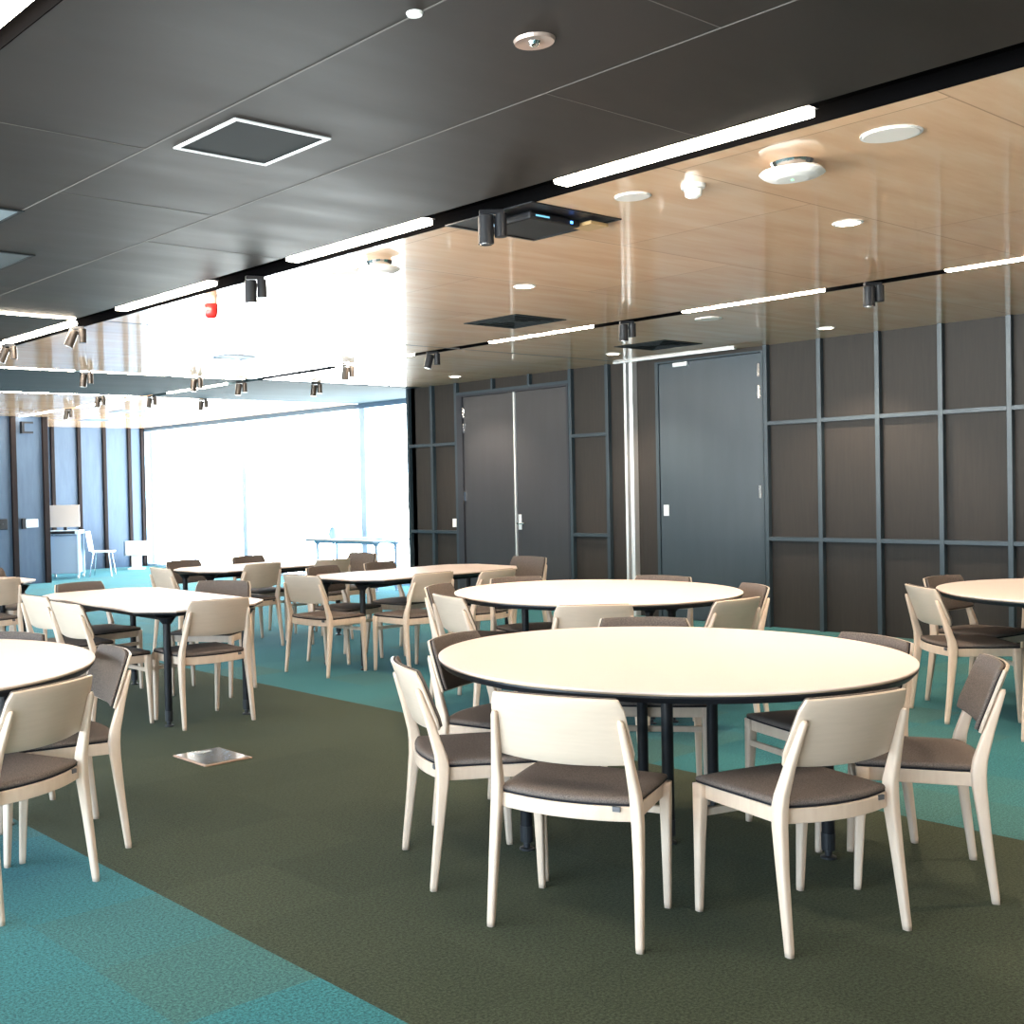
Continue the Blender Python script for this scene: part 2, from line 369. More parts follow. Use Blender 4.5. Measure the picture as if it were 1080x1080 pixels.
# side wall (left, out of frame) with a long window band, rear wall with windows
def wall_with_window(name, horiz, fixed, a, b, wa, wb_, z0, z1, wi):
    bm = bmesh.new()
    def B(u0, u1, v0, v1):
        if horiz: add_box(bm, u0, u1, fixed - .1, fixed, v0, v1)
        else: add_box(bm, fixed - .1, fixed, u0, u1, v0, v1)
    B(a, wa, 0, CEIL); B(wb_, b, 0, CEIL); B(wa, wb_, 0, z0); B(wa, wb_, z1, CEIL)
    struct(name, bm, 'plain_wall')
    bm = bmesh.new(); n = 8
    for k in range(n + 1):
        u = wa + (wb_ - wa) * k / n
        if horiz: add_box(bm, u - .03, u + .03, fixed - .09, fixed - .02, z0, z1)
        else: add_box(bm, fixed - .09, fixed - .02, u - .03, u + .03, z0, z1)
    w = struct('window_%d' % wi, bm, 'frame')
    if horiz: obj('glass_pane', box(wa, wb_, fixed - .06, fixed - .055, z0, z1), 'glass', w)
    else: obj('glass_pane', box(fixed - .06, fixed - .055, wa, wb_, z0, z1), 'glass', w)
wall_with_window('wall_left', False, XL, YB, 18.95, -1.0, 13.0, .10, 2.40, 4)
struct('wall_rear', box(XL, XW + .2, YB - .1, YB, 0, CEIL), 'plain_wall')

# ------------------------------------------------------------------ linear lamps in the slots
def linear_lamp(label, a, b, fixed, axis, w, group, z=None, m='tube'):
    z = CEIL - .005 if z is None else z
    c = (a + b) / 2; L = b - a
    t = thing('linear_lamp', label, 'ceiling light', (fixed, c, z) if axis == 'y' else (c, fixed, z), 0, group)
    h = w / 2
    def bb(l, ww, z0, z1): return box(-ww, ww, -l, l, z0, z1) if axis == 'y' else box(-l, l, -ww, ww, z0, z1)
    obj('diffuser', bb(L / 2 - .01, h, 0, .03), m, t, bevel=.008)
    obj('housing', bb(L / 2, h + .006, .03, .066), 'black', t)
    return t
G1 = 'linear lamps in the slot between dark and timber ceiling'
def nth(k): return ['nearest the camera', 'second from the camera', 'third from the camera', 'fourth from the camera', 'fifth from the camera', 'sixth from the camera']
x = 4.145
for lb, a, b in (('long bright lamp strip in the first ceiling slot, right of the projector', 2.33, 3.56), ('bright lamp strip in the first ceiling slot, left of the projector', 4.44, 5.64),
                 ('bright lamp strip in the first ceiling slot, just before the red alarm', 6.52, 7.80), ('lamp strip left of the cross joint, by the double spotlight at the left', 8.60, 9.92),
                 ('short end of lamp strip cut by the left picture edge', 10.08, 11.4)):
    linear_lamp(lb, a, b, x, 'y', .095, G1)
G2 = 'linear lamps in the slot of the timber ceiling'
for lb, a, b in (('bright lamp strip at the right picture edge in the timber ceiling', 2.3, 3.62), ('lamp strip in the timber ceiling above the single door', 4.47, 5.68),
                 ('lamp strip in the timber ceiling above the double door', 6.60, 7.84), ('lamp strip ending beside the twin spotlight near the window edge', 8.93, 10.2),
                 ('far lamp strip crossing the dark ceiling band', 12.46, 13.92), ('far lamp strip beyond the dark ceiling band', 14.85, 16.7), ('farthest lamp strip, reaching the blue wall', 17.4, 18.9)):
    linear_lamp(lb, a, b, (S2a + S2b) / 2, 'y', .065, G2)
for i, (fx, w_) in enumerate(((x, .095), ((S2a + S2b) / 2, .045), (1.31, .13))):  # unseen strips added as warm fill for rear-turned chair backs
    for a, b in ((.1, 1.3), (-2.2, -1.0)):
        if i == 2: a, b = a - .3, b - .6
        linear_lamp('%s unseen fill lamp strip added behind the camera, in the %s ceiling slot' % ('nearer' if a > -1 else 'rearmost', ('first', 'timber', 'left')[i]), a, b, fx, 'y', w_, 'unseen fill lamps added behind the camera')
linear_lamp('wide bright lamp strip in the top left corner', 1.6, 4.6, 1.31, 'y', .13, 'linear lamps overhead left')
G3 = 'thin lamp strips crossing the room'
for i, (a, b) in enumerate(((2.4, 5.72), (5.78, 6.88), (6.93, 7.95))):
    linear_lamp(['left length', 'middle length', 'right length'][i] + ' of the lamp strip at the front of the dark band', a, b, (L2a + L2b) / 2, 'x', .05, G3)
for i, (a, b) in enumerate(((3.5, 6.70), (6.76, 7.98))):
    linear_lamp(['left length', 'right length'][i] + ' of the lamp strip at the back of the dark band', a, b, (L3a + L3b) / 2, 'x', .05, G3)
linear_lamp('thin white glowing strip at the left edge above the first spotlights', 1.6, 4.03, 8.30, 'x', .035, G3, z=CEIL - .012)  # glowing line set along the aluminium wall track

# ------------------------------------------------------------------ ceiling fittings
def downlight(x, y, label):
    t = thing('downlight', label, 'ceiling light', (x, y, CEIL), 0, 'recessed downlights in the timber ceiling')
    obj('lens', lathe(0, 0, [(.058, -.004), (.058, .0)]), 'downlamp', t, smooth=False)
    bm = bmesh.new(); n = 28
    ro = circ(0, 0, -.006, .075, n); ri = circ(0, 0, -.006, .060, n); ru = circ(0, 0, 0, .078, n); rj = circ(0, 0, 0, .060, n)
    V = [[bm.verts.new(p) for p in r] for r in (rj, ri, ro, ru)]
    for a, b in zip(V, V[1:] + V[:1]):
        for i in range(n): bm.faces.new((a[i], a[(i + 1) % n], b[(i + 1) % n], b[i]))
    obj('trim_ring', bm, 'white', t)
    l = bpy.data.lights.new('downlight_beam', 'SPOT'); l.energy = 130; l.color = (1, .80, .60); l.spot_size = math.radians(110); l.spot_blend = .6; l.shadow_soft_size = .05
    lo = bpy.data.objects.new('downlight_beam', l); COL.objects.link(lo); lo.parent = t; lo.location = (0, 0, -.02)
downlight(6.08, 3.22, 'glowing round downlight between the wifi disc and the second lamp slot')
downlight(6.03, 5.50, 'glowing round downlight below the projector panel')
downlight(10.12, 5.58, 'glowing round downlight close to the gridded brown wall')
downlight(10.15, 10.43, 'small glowing downlight left of the double door')
downlight(9.97, 7.86, 'small glowing downlight beside the aluminium post')
downlight(6.08, .93, 'unseen fill downlight added over the right-hand tables outside the frame'); downlight(6.08, -1.4, 'rearmost unseen fill downlight, added outside the frame'); downlight(10.12, 3.28, 'unseen fill downlight added near the gridded wall, outside the frame')  # three extra downlights out of view, added for warm fill
def disc(x, y, r, label, cat='speaker', name='ceiling_speaker'):
    t = thing(name, label, cat, (x, y, CEIL), 0, 'round ceiling speakers')
    obj('grille', lathe(0, 0, [(r * .90, -.007), (r * .92, 0)], 32), 'white_speaker', t)
    obj('rim', lathe(0, 0, [(r, -.004), (r, 0)], 32), 'white', t)
disc(4.665, 2.287, .115, 'large pale round speaker right of the wifi disc')
disc(4.605, 3.50, .085, 'small pale round speaker above the projector')
disc(8.59, 5.777, .11, 'pale round speaker beyond the second lamp slot')
disc(4.64, 5.73, .11, 'faint round speaker left of the second wifi disc, in the bright glare')
def access_point(x, y, label, s=.26):
    t = thing('wifi_access_point', label, 'access point', (x, y, CEIL), .3, 'wifi discs on the timber ceiling')
    obj('mounting_bracket', lathe(0, 0, [(s * .28, -.035), (s * .34, 0)], 20), 'chrome', t)
    bm = bmesh.new(); add_loft(bm, [rrect(0, 0, -.075, s * .5, s * .5, s * .24, 5), rrect(0, 0, -.066, s * .8, s * .8, s * .34, 5), rrect(0, 0, -.050, s, s, s * .38, 5), rrect(0, 0, -.036, s * .92, s * .92, s * .36, 5)])
    obj('cover', bm, 'white', t, smooth=False, bevel=.004)
    obj('status_light', lathe(0, 0, [(.006, -.078), (.006, -.074)], 10), 'led_green', t)
access_point(4.71, 2.74, 'white hovering wifi disc with green light above the round table')
access_point(4.60, 5.36, 'pale wifi disc in the bright glare left of the projector', .24)
# smoke detector, sprinkler, alarm
t = thing('smoke_detector', 'small white domed smoke detector between speaker and wifi disc', 'smoke detector', (4.672, 3.21, CEIL))
obj('base', lathe(0, 0, [(.052, -.018), (.055, 0)]), 'white', t); obj('sensor_head', lathe(0, 0, [(.020, -.062), (.036, -.052), (.040, -.022), (.030, -.018)]), 'white', t, smooth=False)
t = thing('sprinkler_head', 'round metal sprinkler plate in the dark ceiling, top centre', 'sprinkler', (2.741, 2.44, CEIL))
obj('escutcheon', lathe(0, 0, [(.03, -.006), (.060, -.010), (.064, 0)], 28), mat('satin_rose_metal', (.42, .33, .29), .35, .6), t)
obj('nozzle', lathe(0, 0, [(.008, -.020), (.014, -.016), (.02, -.004)], 20), 'chrome', t)
t = thing('ceiling_sensor', 'small pale sensor plate cut by the top picture edge', 'sensor', (2.30, 2.50, CEIL)); obj('plate', lathe(0, 0, [(.022, -.008), (.025, 0)]), 'white', t)
t = thing('fire_alarm', 'red and white dome alarm hanging from the bright ceiling', 'alarm', (4.385, 6.92, CEIL))
obj('base', lathe(0, 0, [(.040, -.055), (.046, -.02), (.046, 0)]), mat('cream_plastic', (.80, .62, .48), .4), t); obj('lens', lathe(0, 0, [(.022, -.155), (.040, -.145), (.046, -.11), (.046, -.055)]), 'red', t, smooth=True)
# grilles
def grille(x0, x1, y0, y1, label, frame, inner, fw=.02, slats=0):
    cx, cy = (x0 + x1) / 2, (y0 + y1) / 2; hx, hy = (x1 - x0) / 2, (y1 - y0) / 2
    t = thing('ceiling_vent', label, 'vent', (cx, cy, CEIL), 0)
    bm = bmesh.new()
    for a in ((-hx, hx, -hy, -hy + fw), (-hx, hx, hy - fw, hy), (-hx, -hx + fw, -hy + fw, hy - fw), (hx - fw, hx, -hy + fw, hy - fw)): add_box(bm, *a, -.006, 0)
    obj('frame', bm, frame, t)
    obj('panel', box(-hx + fw, hx - fw, -hy + fw, hy - fw, -.002, 0), inner, t)
    if slats:
        bm = bmesh.new()
        for s in range(1, slats + 1):
            k = s / (slats + 1)
            a, b = hx * k, hy * k
            for q in ((-a, a, -b, -b + .006), (-a, a, b - .006, b), (-a, -a + .006, -b, b), (a - .006, a, -b, b)): add_box(bm, *q, -.009, -.002)
        obj('deflector', bm, frame, t)
    return t
grille(2.39, 2.835, 3.575, 4.02, 'square vent with bright white frame in the dark ceiling', 'vent_white', 'vent_dark', .016)
grille(6.93, 7.54, 6.42, 7.01, 'dark square air vent in the timber ceiling below the projector', 'vent_dark', 'vent_dark', .02, 3)
grille(9.46, 10.08, 6.85, 7.45, 'dark square air vent in the timber ceiling near the single door', 'vent_dark', 'vent_dark', .02, 3)
grille(1.85, 2.32, 5.30, 5.64, 'pale blue panel in the dark ceiling at the left edge', 'vent_dark', 'vent_blue', .02)
grille(2.30, 2.79, 6.24, 6.90, 'dull grey panel in the dark ceiling at the left edge', 'vent_dark', mat('dull_grey_panel', (.055, .07, .08), .5), .02)
grille(9.0, 9.5, 16.95, 17.45, 'far dark vent left of the lamp strip end', 'header', 'header'); grille(9.5, 10.0, 19.15, 19.6, 'far dark vent near the blue corner wall', 'header', 'header')
grille(9.75, 10.15, 16.5, 16.95, 'far dark vent close to the window head', 'header', 'header'); grille(6.35, 6.75, 9.75, 10.1, 'faint teal vent in the glare before the dark band', 'header', 'header')
# projector in its square panel
grille(4.262, 4.945, 3.83, 4.435, 'black square lift panel around the projector', 'black', 'black')
t = thing('projector', 'slim black projector with blue light under the ceiling panel', 'projector', (4.60, 4.13, CEIL - .008), 0)
bm = box(-.24, .14, -.20, .10, -.042, -.002); obj('body', bm, 'black', t, bevel=.012)
obj('lens', cyl((-.24, .03, -.024), (-.262, .03, -.024), .019, 20), 'paleblue', t)
obj('timber_flap', box(.16, .30, -.25, -.12, -.03, -.012), 'gold', t, bevel=.003)
obj('status_light', box(.141, .144, -.10, -.09, -.03, -.02), 'led_blue', t)
obj('status_light', box(.06, .075, -.204, -.2, -.032, -.02), 'led_blue', t)
obj('marking', box(-.20, -.10, -.2025, -.2, -.026, -.018), 'glow_cyan', t)  # bar with its own glow in place of bluish lettering

# track spotlights: bracket, two cylinders
def spotlight(x, y, label, rz, m='black', tilt=0, s=1.0, group='track spotlights in the ceiling slots'):
    t = thing('track_spotlight', label, 'spotlight', (x, y, CEIL), rz, group)
    obj('track_adapter', box(-.07 * s, .05 * s, -.017 * s, .017 * s, -.022 * s, .0), 'black', t, bevel=.002)
    obj('driver_box', lathe(.035 * s, 0, [(.030 * s, -.135 * s), (.031 * s, -.133 * s), (.031 * s, -.022 * s)], 24), m, t, smooth=False)
    bm = bmesh.new(); d = Vector((-math.sin(tilt), 0, -math.cos(tilt))); c = Vector((-.038 * s, 0, -.05 * s))
    add_cyl(bm, c - d * .02 * s, c + d * .118 * s, .039 * s, 24)
    h = obj('lamp_head', bm, m, t)
    bm = bmesh.new(); add_cyl(bm, c + d * .118 * s, c + d * .122 * s, .030 * s, 20); obj('lens', bm, 'white' if tilt else 'chrome', h)
    obj('swivel_arm', box(-.02 * s, .02 * s, -.008 * s, .008 * s, -.07 * s, -.045 * s), 'black', t)
VA = math.radians(52 - 90)
spotlight(4.235, 4.06, 'large black twin cylinder spotlight in front of the projector', VA)
spotlight(4.235, 6.14, 'black twin spotlight under the first slot, right of the red alarm', VA + .3, 'black')
spotlight(8.09, 4.10, 'black twin spotlight under the slot at the right, before the gridded wall', VA, 'black')
spotlight(8.09, 6.22, 'black twin spotlight above the aluminium post', VA, 'black')
spotlight(8.09, 8.62, 'small twin spotlight near the window edge of the timber ceiling', VA, 'black', .25)
spotlight(4.24, 8.70, 'spotlight with angled white head at the end of the left lamp strip', VA, 'bronze', .38)
spotlight(4.20, 10.0, 'bronze spotlight with angled head near the left picture edge', VA, 'bronze', .40)
gs = 'bronze spotlights around the dark ceiling band'
spotlight(5.86, 11.83, 'bronze spotlight under the left of the front band strip', VA, 'bronze', .12, 1.0, gs)
spotlight(7.28, 11.83, 'bronze spotlight under the middle of the front band strip', VA, 'bronze', .12, 1.0, gs)
spotlight(9.06, 11.83, 'bronze spotlight under the right end of the front band strip', VA, 'bronze', .12, 1.0, gs)
spotlight(8.09, 9.98, 'bronze spotlight hanging in the glare right of centre', VA + .4, 'bronze', .12, 1.0, gs)
spotlight(7.40, 14.54, 'bronze spotlight at the junction of the two far strips', VA, 'bronze', .12, 1.0, gs)
spotlight(9.05, 14.54, 'lone bronze spotlight left of the window head', VA, 'bronze', .12, 1.0, gs)
spotlight(8.09, 14.35, 'bronze spotlight at the near gap of the far slot', VA, 'bronze', .12, 1.0, gs)
spotlight(8.09, 17.0, 'bronze spotlight at the far gap of the far slot', VA, 'bronze', .12, 1.0, gs)
spotlight(8.09, 12.1, 'bronze spotlight where the far slot meets the dark band', VA, 'bronze', .12, 1.0, gs)

# ------------------------------------------------------------------ chair
def make_chair():
    t = thing('dining_chair', '', 'chair')
    # rear legs rising into the back stiles
    for s in (-1, 1):
        prof = [  # z, x, y, width(x), depth(y)
            (0, .255, -.225, .024, .026), (.02, .2545, -.2235, .026, .028), (.25, .249, -.196, .032, .036), (.40, .243, -.180, .036, .046), (.455, .240, -.178, .036, .050),
            (.50, .237, -.184, .034, .046), (.60, .229, -.213, .028, .036), (.70, .2185, -.246, .023, .026), (.735, .215, -.2575, .021, .022), (.747, .2135, -.2615, .013, .013)]
        bm = bmesh.new(); add_loft(bm, [rrect(s * x, y, z, w, d, .009, 3) for z, x, y, w, d in prof]); obj('rear_leg', bm, 'beech', t, smooth=True)
        prof = [(0, .232, .216, .023, .024), (.02, .232, .215, .025, .026), (.25, .234, .205, .033, .034), (.40, .236, .196, .038, .044), (.452, .236, .195, .038, .046)]
        bm = bmesh.new(); add_loft(bm, [rrect(s * x, y, z, w, d, .008, 3) for z, x, y, w, d in prof]); obj('front_leg', bm, 'beech', t, smooth=True)
    # seat frame: rear rail bows back, sides and front straight
    bm = bmesh.new(); n = 12; pts = []
    def bow(u, base=-.172, b=.048): return base - b * (1 - u * u)
    outer = [(.238 * u, bow(u)) for u in [-1 + 2 * k / n for k in range(n + 1)]] + [(.232, .205), (-.232, .205)]
    inner = [(.205 * u, bow(u) + .028) for u in [-1 + 2 * k / n for k in range(n + 1)]] + [(.205, .180), (-.205, .180)]
    V = []
    for z in (.402, .452): V.append(([bm.verts.new((x, y, z)) for x, y in outer], [bm.verts.new((x, y, z)) for x, y in inner]))
    m = len(outer)
    for i in range(m):
        j = (i + 1) % m
        bm.faces.new((V[0][0][i], V[0][0][j], V[1][0][j], V[1][0][i])); bm.faces.new((V[0][1][j], V[0][1][i], V[1][1][i], V[1][1][j]))
        bm.faces.new((V[1][0][i], V[1][0][j], V[1][1][j], V[1][1][i])); bm.faces.new((V[0][0][j], V[0][0][i], V[0][1][i], V[0][1][j]))
    obj('seat_frame', bm, 'beech', t, bevel=.004)
    obj('stretcher', box(-.222, .222, .195, .213, .335, .362), 'beech', t, bevel=.004)
    # seat pad
    def ring(k, z): 
        o = [(.232 * k * u, (bow(u, -.170, .046)) * k + .0) for u in [-1 + 2 * q / n for q in range(n + 1)]] + [(.240 * k, .10 * k), (.238 * k, .215 * k), (.12 * k, .224 * k), (0, .226 * k), (-.12 * k, .224 * k), (-.238 * k, .215 * k), (-.240 * k, .10 * k)]
        return [(x, y, z) for x, y in o]
    bm = bmesh.new(); add_loft(bm, [ring(.985, .452), ring(1.0, .455), ring(1.0, .460)]); sp = obj('seat_underside', bm, 'fabric_edge', t)
    bm = bmesh.new(); add_loft(bm, [ring(.998, .460), ring(1.004, .468), ring(.985, .475), ring(.90, .479), ring(.6, .482), ring(.25, .483)]); obj('seat_cushion', bm, 'fabric', t, smooth=True)
    # curved plywood back and its pad
    def surf(u, v, off):
        """u -1..1 across, v 0..1 up"""
        hw = .246 - .022 * v; c = .10
        y = -.190 - .083 * v - .040 * (1 - u * u) + .004; z = .592 + .218 * v - .012 * (1 - u * u) * (1 - v) + .004 * (1 - u * u) * v
        ny = Vector((-2 * .04 * u / .24 * 1.0, 1, .38)).normalized()
        return Vector((hw * u, y, z)) + ny * off
    def outline(k, off, n=44):
        pts = []
        for i in range(n):
            a = 2 * math.pi * i / n; e = .20
            cu, cv = math.cos(a), math.sin(a)
            uu = math.copysign(abs(cu) ** e, cu); vv = math.copysign(abs(cv) ** e, cv)
            pts.append((uu, vv))
        return pts
    def shell(k, o0, o1, nu=16, nv=6, rad=.10):
        bm = bmesh.new(); g = {}
        for side, off in ((0, o0), (1, o1)):
            for i in range(nu + 1):
                for j in range(nv + 1):
                    u = -1 + 2 * i / nu; v = j / nv
                    # round the corners by pulling the end columns in
                    uu = u * k; vv = .5 + (v - .5) * k
                    if abs(u) > .999 and (j == 0 or j == nv): uu = u * (k - .045); vv = .5 + (v - .5) * (k - .0)
                    g[side, i, j] = bm.verts.new(surf(uu, vv, off))
        for i in range(nu):
            for j in range(nv):
                bm.faces.new((g[0, i, j], g[0, i + 1, j], g[0, i + 1, j + 1], g[0, i, j + 1])); bm.faces.new((g[1, i, j], g[1, i, j + 1], g[1, i + 1, j + 1], g[1, i + 1, j]))
        for i in range(nu):
            for j in (0, nv): bm.faces.new((g[0, i, j], g[0, i + 1, j], g[1, i + 1, j], g[1, i, j]))
        for j in range(nv):
            for i in (0, nu): bm.faces.new((g[0, i, j], g[0, i, j + 1], g[1, i, j + 1], g[1, i, j]))
        return bm
    obj('backrest', shell(1, 0, .012), 'ply_back', t, smooth=True, bevel=.003)
    obj('backrest_edge', shell(.975, .012, .016), 'fabric_edge', t)
    obj('backrest_pad', shell(.970, .016, .030), 'fabric', t, smooth=True, bevel=.006)
    obj('maker_tag', box(.165, .19, -.199, -.190, .436, .452), 'label', t)
    for o in t.children:
        if o.name.startswith('backrest'):
            pass
    return t
for o in []: pass
proto = make_chair(); used = [False]
def chair(x, y, heading, label, group=None):
    rz = math.radians(heading - 90)
    if not used[0]:
        proto.location = (x, y, 0); proto.rotation_euler = (0, 0, rz); proto['label'] = label; used[0] = True
        if group: proto['group'] = group
        return proto
    return dup(proto, (x, y, 0), rz, label, group)

# ------------------------------------------------------------------ tables
def leg_with_foot(t, x, y, top):
    l = obj('leg', cyl((x, y, .045), (x, y, top - .03), .0245, 20), 'black', t, smooth=False)
    obj('bracket', lathe(x, y, [(.030, top - .075), (.06, top - .034), (.075, top - .028)], 16), 'black', l)
    f = obj('foot', lathe(x, y, [(.030, .0), (.030, .008), (.014, .012), (.014, .03), (.026, .034), (.027, .10)], 16), 'glide', l)
def round_table(x, y, r, label, legs, h=.79, rz=0):
    t = thing('round_table', label, 'table', (x, y, 0), rz, 'round dining tables')
    obj('tabletop', lathe(0, 0, [(r - .002, h - .008), (r, h - .006), (r, h - .002), (r - .003, h)], 96), 'laminate', t)
    obj('timber_edge', lathe(0, 0, [(r - .004, h - .013), (r - .0015, h - .008)], 96), 'edge_wood', t)
    obj('black_edge', lathe(0, 0, [(r - .05, h - .042), (r - .020, h - .040), (r - .003, h - .020), (r - .004, h - .013)], 96), 'black_edge', t)
    obj('undertop_frame', lathe(0, 0, [(r * .70, h - .055), (r * .74, h - .042)], 64), 'black', t)
    for a, q in legs:
        a = math.radians(a); leg_with_foot(t, q * math.cos(a), q * math.sin(a), h - .02)
    return t
round_table(4.048, 2.95, .94, 'large cream round table nearest the camera, front right', ((146, .60), (299, .61), (0, 0), (17, .61), (47, .58)))
round_table(6.129, 5.018, .93, 'cream round table directly behind the nearest one, before the doors', ((98, .56), (255, .56), (270, .60), (0, .0), (30, .55)))
round_table(1.474, 5.112, .95, 'cream round table cut by the left picture edge', ((0, .60), (146, .6), (250, .6), (180, 0)))
round_table(7.98, 2.62, .94, 'cream round table at the right picture edge before the gridded wall', ((166, .71), (290, .6), (0, .0), (40, .6)))
def oct_table(x, y, L, Wd, rz, label, h=.757, c=.20, pale=False):
    t = thing('rectangular_table', label, 'table', (x, y, 0), rz, 'long tables with cut corners')
    def P(L, W, c): a, b = L / 2, W / 2; return [(a - c, -b), (a, -b + c), (a, b - c), (a - c, b), (-a + c, b), (-a, b - c), (-a, -b + c), (-a + c, -b)]
    obj('tabletop', prism(P(L, Wd, c), h - .010, h), 'laminate', t, bevel=.002)
    obj('timber_edge', prism(P(L - .006, Wd - .006, c), h - .014, h - .010), 'edge_wood', t)
    bm = bmesh.new(); add_loft(bm, [[(a, b, z) for a, b in P(L - k, Wd - k, c)] for k, z in ((.08, h - .042), (.008, h - .022), (.008, h - .014))]); obj('black_edge', bm, 'black_edge', t)
    for sx in (-1, 1):
        for sy in (-1, 1): leg_with_foot(t, sx * (L / 2 - .13), sy * (Wd / 2 - .20), h - .02)
    if pale:  # window glare put into the colour of legs, edge and frame
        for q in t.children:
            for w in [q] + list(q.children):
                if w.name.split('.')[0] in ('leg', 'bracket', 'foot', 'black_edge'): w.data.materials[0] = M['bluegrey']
    bm = bmesh.new()
    for sy in (-1, 1): add_box(bm, -L / 2 + .15, L / 2 - .15, sy * (Wd / 2 - .20) - .015, sy * (Wd / 2 - .20) + .015, h - .075, h - .042)
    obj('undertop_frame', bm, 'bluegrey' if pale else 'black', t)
    return t
PI = math.pi
oct_table(4.08, 7.38, 1.92, .99, PI / 2 - .03, 'cream cut-corner table at left between teal and green carpet')
oct_table(6.99, 7.70, 1.98, .90, 0, 'cream cut-corner table behind the round tables, before the window wall')
oct_table(6.66, 9.66, 1.80, .86, 0, 'cream cut-corner table one row further back, near the white glare')
oct_table(3.36, 10.12, 1.96, .86, 0, 'table whose dark-edged corner shows at the left edge')
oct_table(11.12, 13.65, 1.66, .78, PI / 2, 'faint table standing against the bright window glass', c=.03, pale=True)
t = thing('serving_tray', 'low pale blue tray lying on the table by the window', 'tray', (11.0, 13.35, .757), 0)
obj('tray', prism([(.22 * math.cos(a) * 1.0, .45 * math.sin(a)) for a in [2 * PI * i / 24 for i in range(24)]], .0, .02), 'paleblue', t)
t = thing('water_jug', 'small blue jug at the left end of the window table', 'jug', (11.0, 14.05, .757)); obj('jug_body', lathe(0, 0, [(.05, 0), (.07, .05), (.06, .12), (.045, .15), (.05, .17)]), 'paleblue', t, smooth=False)
bm = bmesh.new(); add_cyl(bm, (.05, 0, .14), (.09, 0, .11), .007, 8); add_cyl(bm, (.09, 0, .11), (.06, 0, .05), .007, 8); obj('handle', bm, 'paleblue', t)

# ------------------------------------------------------------------ chairs (x, y, heading, label)
GA = 'chairs around the nearest round table'; GB = 'chairs around the second round table'; GC = 'chairs around the left round table'; GD = 'chairs around the right round table'
GE = 'chairs around the left cut-corner table'; GF = 'chairs around the middle cut-corner table'; GG = 'chairs around the rear cut-corner table'; GH = 'chairs at the far left table'
CH = [
 (3.138, 2.641, 21.7, 'front centre pale wooden chair seen square from behind, nearest the camera', GA),
 (3.647, 2.146, 75.2, 'front right pale wooden chair seen from behind, its back in greenish shade', GA),
 (3.248, 3.288, 330.2, 'chair left of the nearest table, its white curved back seen edge-on', GA),
 (3.815, 3.645, 285.5, 'chair left behind the nearest table showing its grey-brown back pad', GA),
 (4.669, 3.50, 222, 'chair behind the nearest table, only its top edge above the cream top', GA),
 (4.675, 2.61, 157, 'chair right behind the nearest table, top edge of its pad just visible', GA),
 (4.40, 2.10, 121, 'chair right of the nearest table with grey-brown pad turned left', GA),
 (5.34, 5.26, 342, 'white-backed chair left of the second round table', GB),
 (5.713, 5.741, 293, 'grey-padded chair behind the left end of the second round table', GB),
 (5.38, 4.49, 52.5, 'chair between the two round tables seen from behind, centre', GB),
 (6.01, 4.135, 88.6, 'tan-backed chair at the right of the second round table', GB),
 (6.66, 4.456, 143.5, 'grey-padded chair at the right end of the second round table', GB),
 (6.879, 5.167, 190, 'chair beyond the second round table, its top edge before the single door', GB),
 (6.352, 5.758, 252, 'chair beyond the second round table, its top edge before the double door', GB),
 (7.56, 3.29, 318, 'pale wooden chair at the left of the right-hand round table', GD),
 (8.14, 3.436, 264, 'grey-padded chair behind the left of the right-hand round table', GD),
 (7.284, 2.518, 5.3, 'chair cut by the right picture edge, only a rear leg in view', GD),
 (8.698, 3.089, 215, 'chair behind the right-hand round table at the picture edge', GD),
 (1.704, 4.238, 113.5, 'large tan-backed chair at the left picture edge', GC),
 (2.156, 4.723, 168.8, 'grey-padded chair at the right of the left-edge round table', GC),
 (2.10, 5.50, 209, 'chair beyond the left-edge round table, only its top edge visible', GC),
 (4.028, 6.583, 87.3, 'tan-backed chair in front of the left cut-corner table', GE),
 (4.52, 6.62, 0, '', None),
 (3.513, 6.96, 0, 'right of the two white-backed chairs on the left side of the cut-corner table', GE),
 (3.60, 7.645, 0, 'left of the two white-backed chairs on the left side of the cut-corner table', GE),
 (4.089, 8.175, 277, 'grey-padded chair at the far end of the left cut-corner table', GE),
 (4.66, 7.46, 215, 'grey-padded chair right of the left cut-corner table', GE),
 (5.862, 7.606, 4.8, 'white-backed chair at the left end of the middle cut-corner table', GF),
 (6.41, 7.145, 91, 'tan-backed chair in front of the middle cut-corner table, left of two', GF),
 (6.92, 6.935, 94, 'tan-backed chair in front of the middle cut-corner table, right of two', GF),
 (6.40, 8.02, 282, 'grey-padded chair seen under the middle table, left of two', GF),
 (7.08, 8.04, 280, 'grey-padded chair seen under the middle table, right of two', GF),
 (8.10, 7.636, 179, 'pale chair at the right end of the middle cut-corner table', GF),
 (5.625, 9.43, 356, 'pale-backed chair at the left end of the rear cut-corner table', GG),
 (6.27, 9.385, 94.6, 'tan-backed chair in front of the rear cut-corner table, left of two', GG),
 (6.60, 8.97, 92, '', None),
 (6.14, 10.023, 278, 'grey-padded chair beyond the rear cut-corner table, left of two', GG),
 (6.95, 10.06, 276, 'grey-padded chair beyond the rear cut-corner table, right of two', GG),
 (7.05, 9.28, 92, 'tan-backed chair in front of the rear cut-corner table, right of two', GG),
 (7.68, 9.621, 182, 'chair at the far right end of the rear cut-corner table', GG),
 (3.80, 9.74, 90, 'tan-backed chair at the left picture edge before the far left table', GH),
 (4.389, 10.58, 300, 'pale chair behind the dark corner of the far left table', GH),
 (3.70, 10.55, 275, 'pale chair beyond the far left table at the picture edge', GH),
]
for x, y, h, l, g in CH:
    if l: chair(x, y, h, l, g)

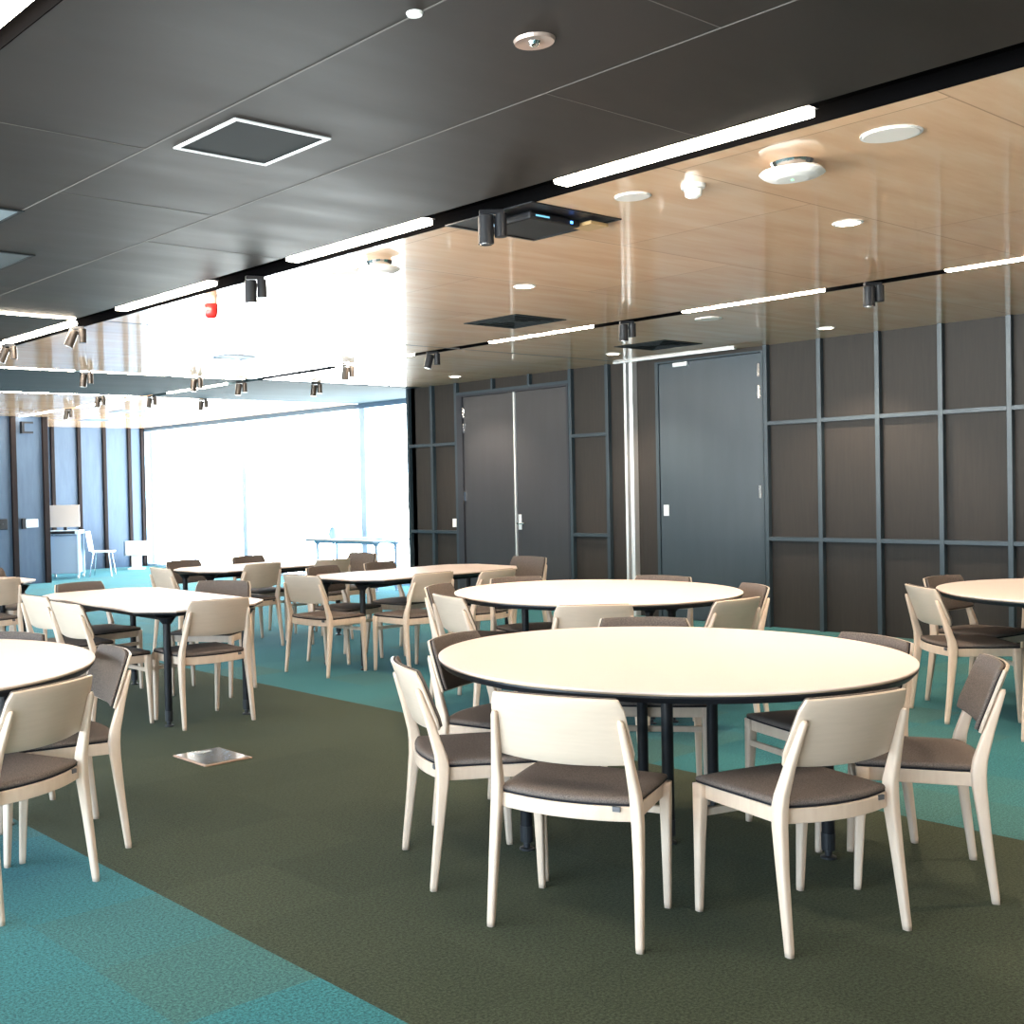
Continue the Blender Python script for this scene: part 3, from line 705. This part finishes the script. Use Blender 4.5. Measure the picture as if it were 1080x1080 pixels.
# ------------------------------------------------------------------ floor box
t = thing('floor_box', 'square metal floor outlet cover in the green carpet', 'floor outlet', (3.49, 5.61, 0), 0)
obj('frame', box(-.155, .155, -.175, .175, 0, .008), mat('copper_trim', (.55, .38, .30), .35, .7), t, bevel=.003)
obj('cover_plate', box(-.142, .142, -.162, .162, .008, .011), mat('polished_cover', (.72, .74, .78), .16, 1), t)
bm = bmesh.new(); add_box(bm, -.06, .06, .10, .125, .011, .013); obj('cable_flap', bm, 'alu', t)

# ------------------------------------------------------------------ far left corner things
t = thing('lectern', 'blue-grey av lectern with beige panel on top before the blue wall', 'lectern', (9.27, 19.75, 0), math.radians(-38))
obj('cabinet', box(-.25, .25, -.22, .22, .09, .78), 'bluegrey', t, bevel=.01)
fr = mat('pale_blue_metal_frame', (.55, .70, .85), .4)
bm = bmesh.new()
for sx in (-1, 1):
    for sy in (-1, 1): add_box(bm, sx * .27 - .018, sx * .27 + .018, sy * .23 - .018, sy * .23 + .018, .06, .86)
add_box(bm, -.288, .288, -.25, .25, .80, .87)
obj('frame', bm, fr, t, bevel=.004)
obj('control_panel', box(-.22, .22, -.262, -.25, .81, .86), 'black', t)
for sx in (-1, 1):
    for sy in (-1, 1): obj('castor', cyl((sx * .26 - .015, sy * .22, .032), (sx * .26 + .015, sy * .22, .032), .032, 14), 'white', t)
obj('top_panel', box(-.27, .27, -.06, -.035, .93, 1.33), 'beige', t, bevel=.006); obj('panel_stand', box(-.03, .03, -.035, 0, .87, 1.2), 'black', t)
t = thing('white_shell_chair', 'white plastic chair on thin metal legs beside the lectern', 'chair', (9.93, 19.62, 0), math.radians(-128))
bm = bmesh.new(); add_loft(bm, [rrect(0, .02, .44, .40, .40, .08, 4), rrect(0, .02, .465, .42, .42, .08, 4)]); obj('seat', bm, 'white', t)
bm = bmesh.new(); add_loft(bm, [[(x, -.20 - .06 * k - .03 * math.cos(x * 6), .47 + .36 * k) for x in (-.2, -.1, 0, .1, .2)] + [(x, -.19 - .06 * k - .03 * math.cos(x * 6), .47 + .36 * k) for x in (.2, .1, 0, -.1, -.2)] for k in (0, .33, .66, 1)]); obj('backrest', bm, 'white', t)
for sx in (-1, 1):
    for sy in (-1, 1): obj('leg', cyl((sx * .15, sy * .14, .445), (sx * .21, sy * .2, 0), .011, 10), 'chrome', t)
t = thing('equipment_stand', 'white device on a slim stand in the corner by the window', 'device stand', (11.25, 20.75, 0), math.radians(-38))
obj('device', box(-.20, .22, -.16, .16, .28, .56), 'white', t, bevel=.02); obj('side_panel', box(-.235, -.201, -.15, .15, .27, .57), 'header', t); obj('pedestal', box(-.09, .09, -.08, .08, .03, .28), 'white', t); obj('base', box(-.16, .16, -.14, .14, 0, .03), 'white', t)
# wall items on the near-left blue wall
t = thing('wall_control_panel', 'pale touch panel with dark side box on the blue wall at left', 'control panel', (8.25, 18.95, 1.04))
obj('dark_box', box(-.17, -.10, -.05, 0, -.09, .09), 'black', t, bevel=.004); obj('screen', box(-.095, .13, -.02, 0, -.07, .07), 'screen', t, bevel=.004)
t = thing('wall_box', 'small dark box on the blue wall cut by the left picture edge', 'wall box', (7.72, 18.95, 1.04)); obj('cover', box(-.10, .10, -.05, 0, -.09, .09), 'black', t, bevel=.01); obj('button', lathe(0, 0, [(.02, 0), (.02, .01)], 12), 'glide', t).location = (0, -.055, 0)
t = thing('wall_bracket', 'dark c-shaped bracket high on the blue wall at left', 'bracket', (8.2, 18.95, 2.68))
bm = bmesh.new(); add_box(bm, -.10, -.06, -.10, 0, -.10, .10); add_box(bm, -.06, .10, -.10, -.06, -.10, -.07); add_box(bm, -.06, .10, -.1, -.06, .07, .10); obj('arm', bm, 'black', t)
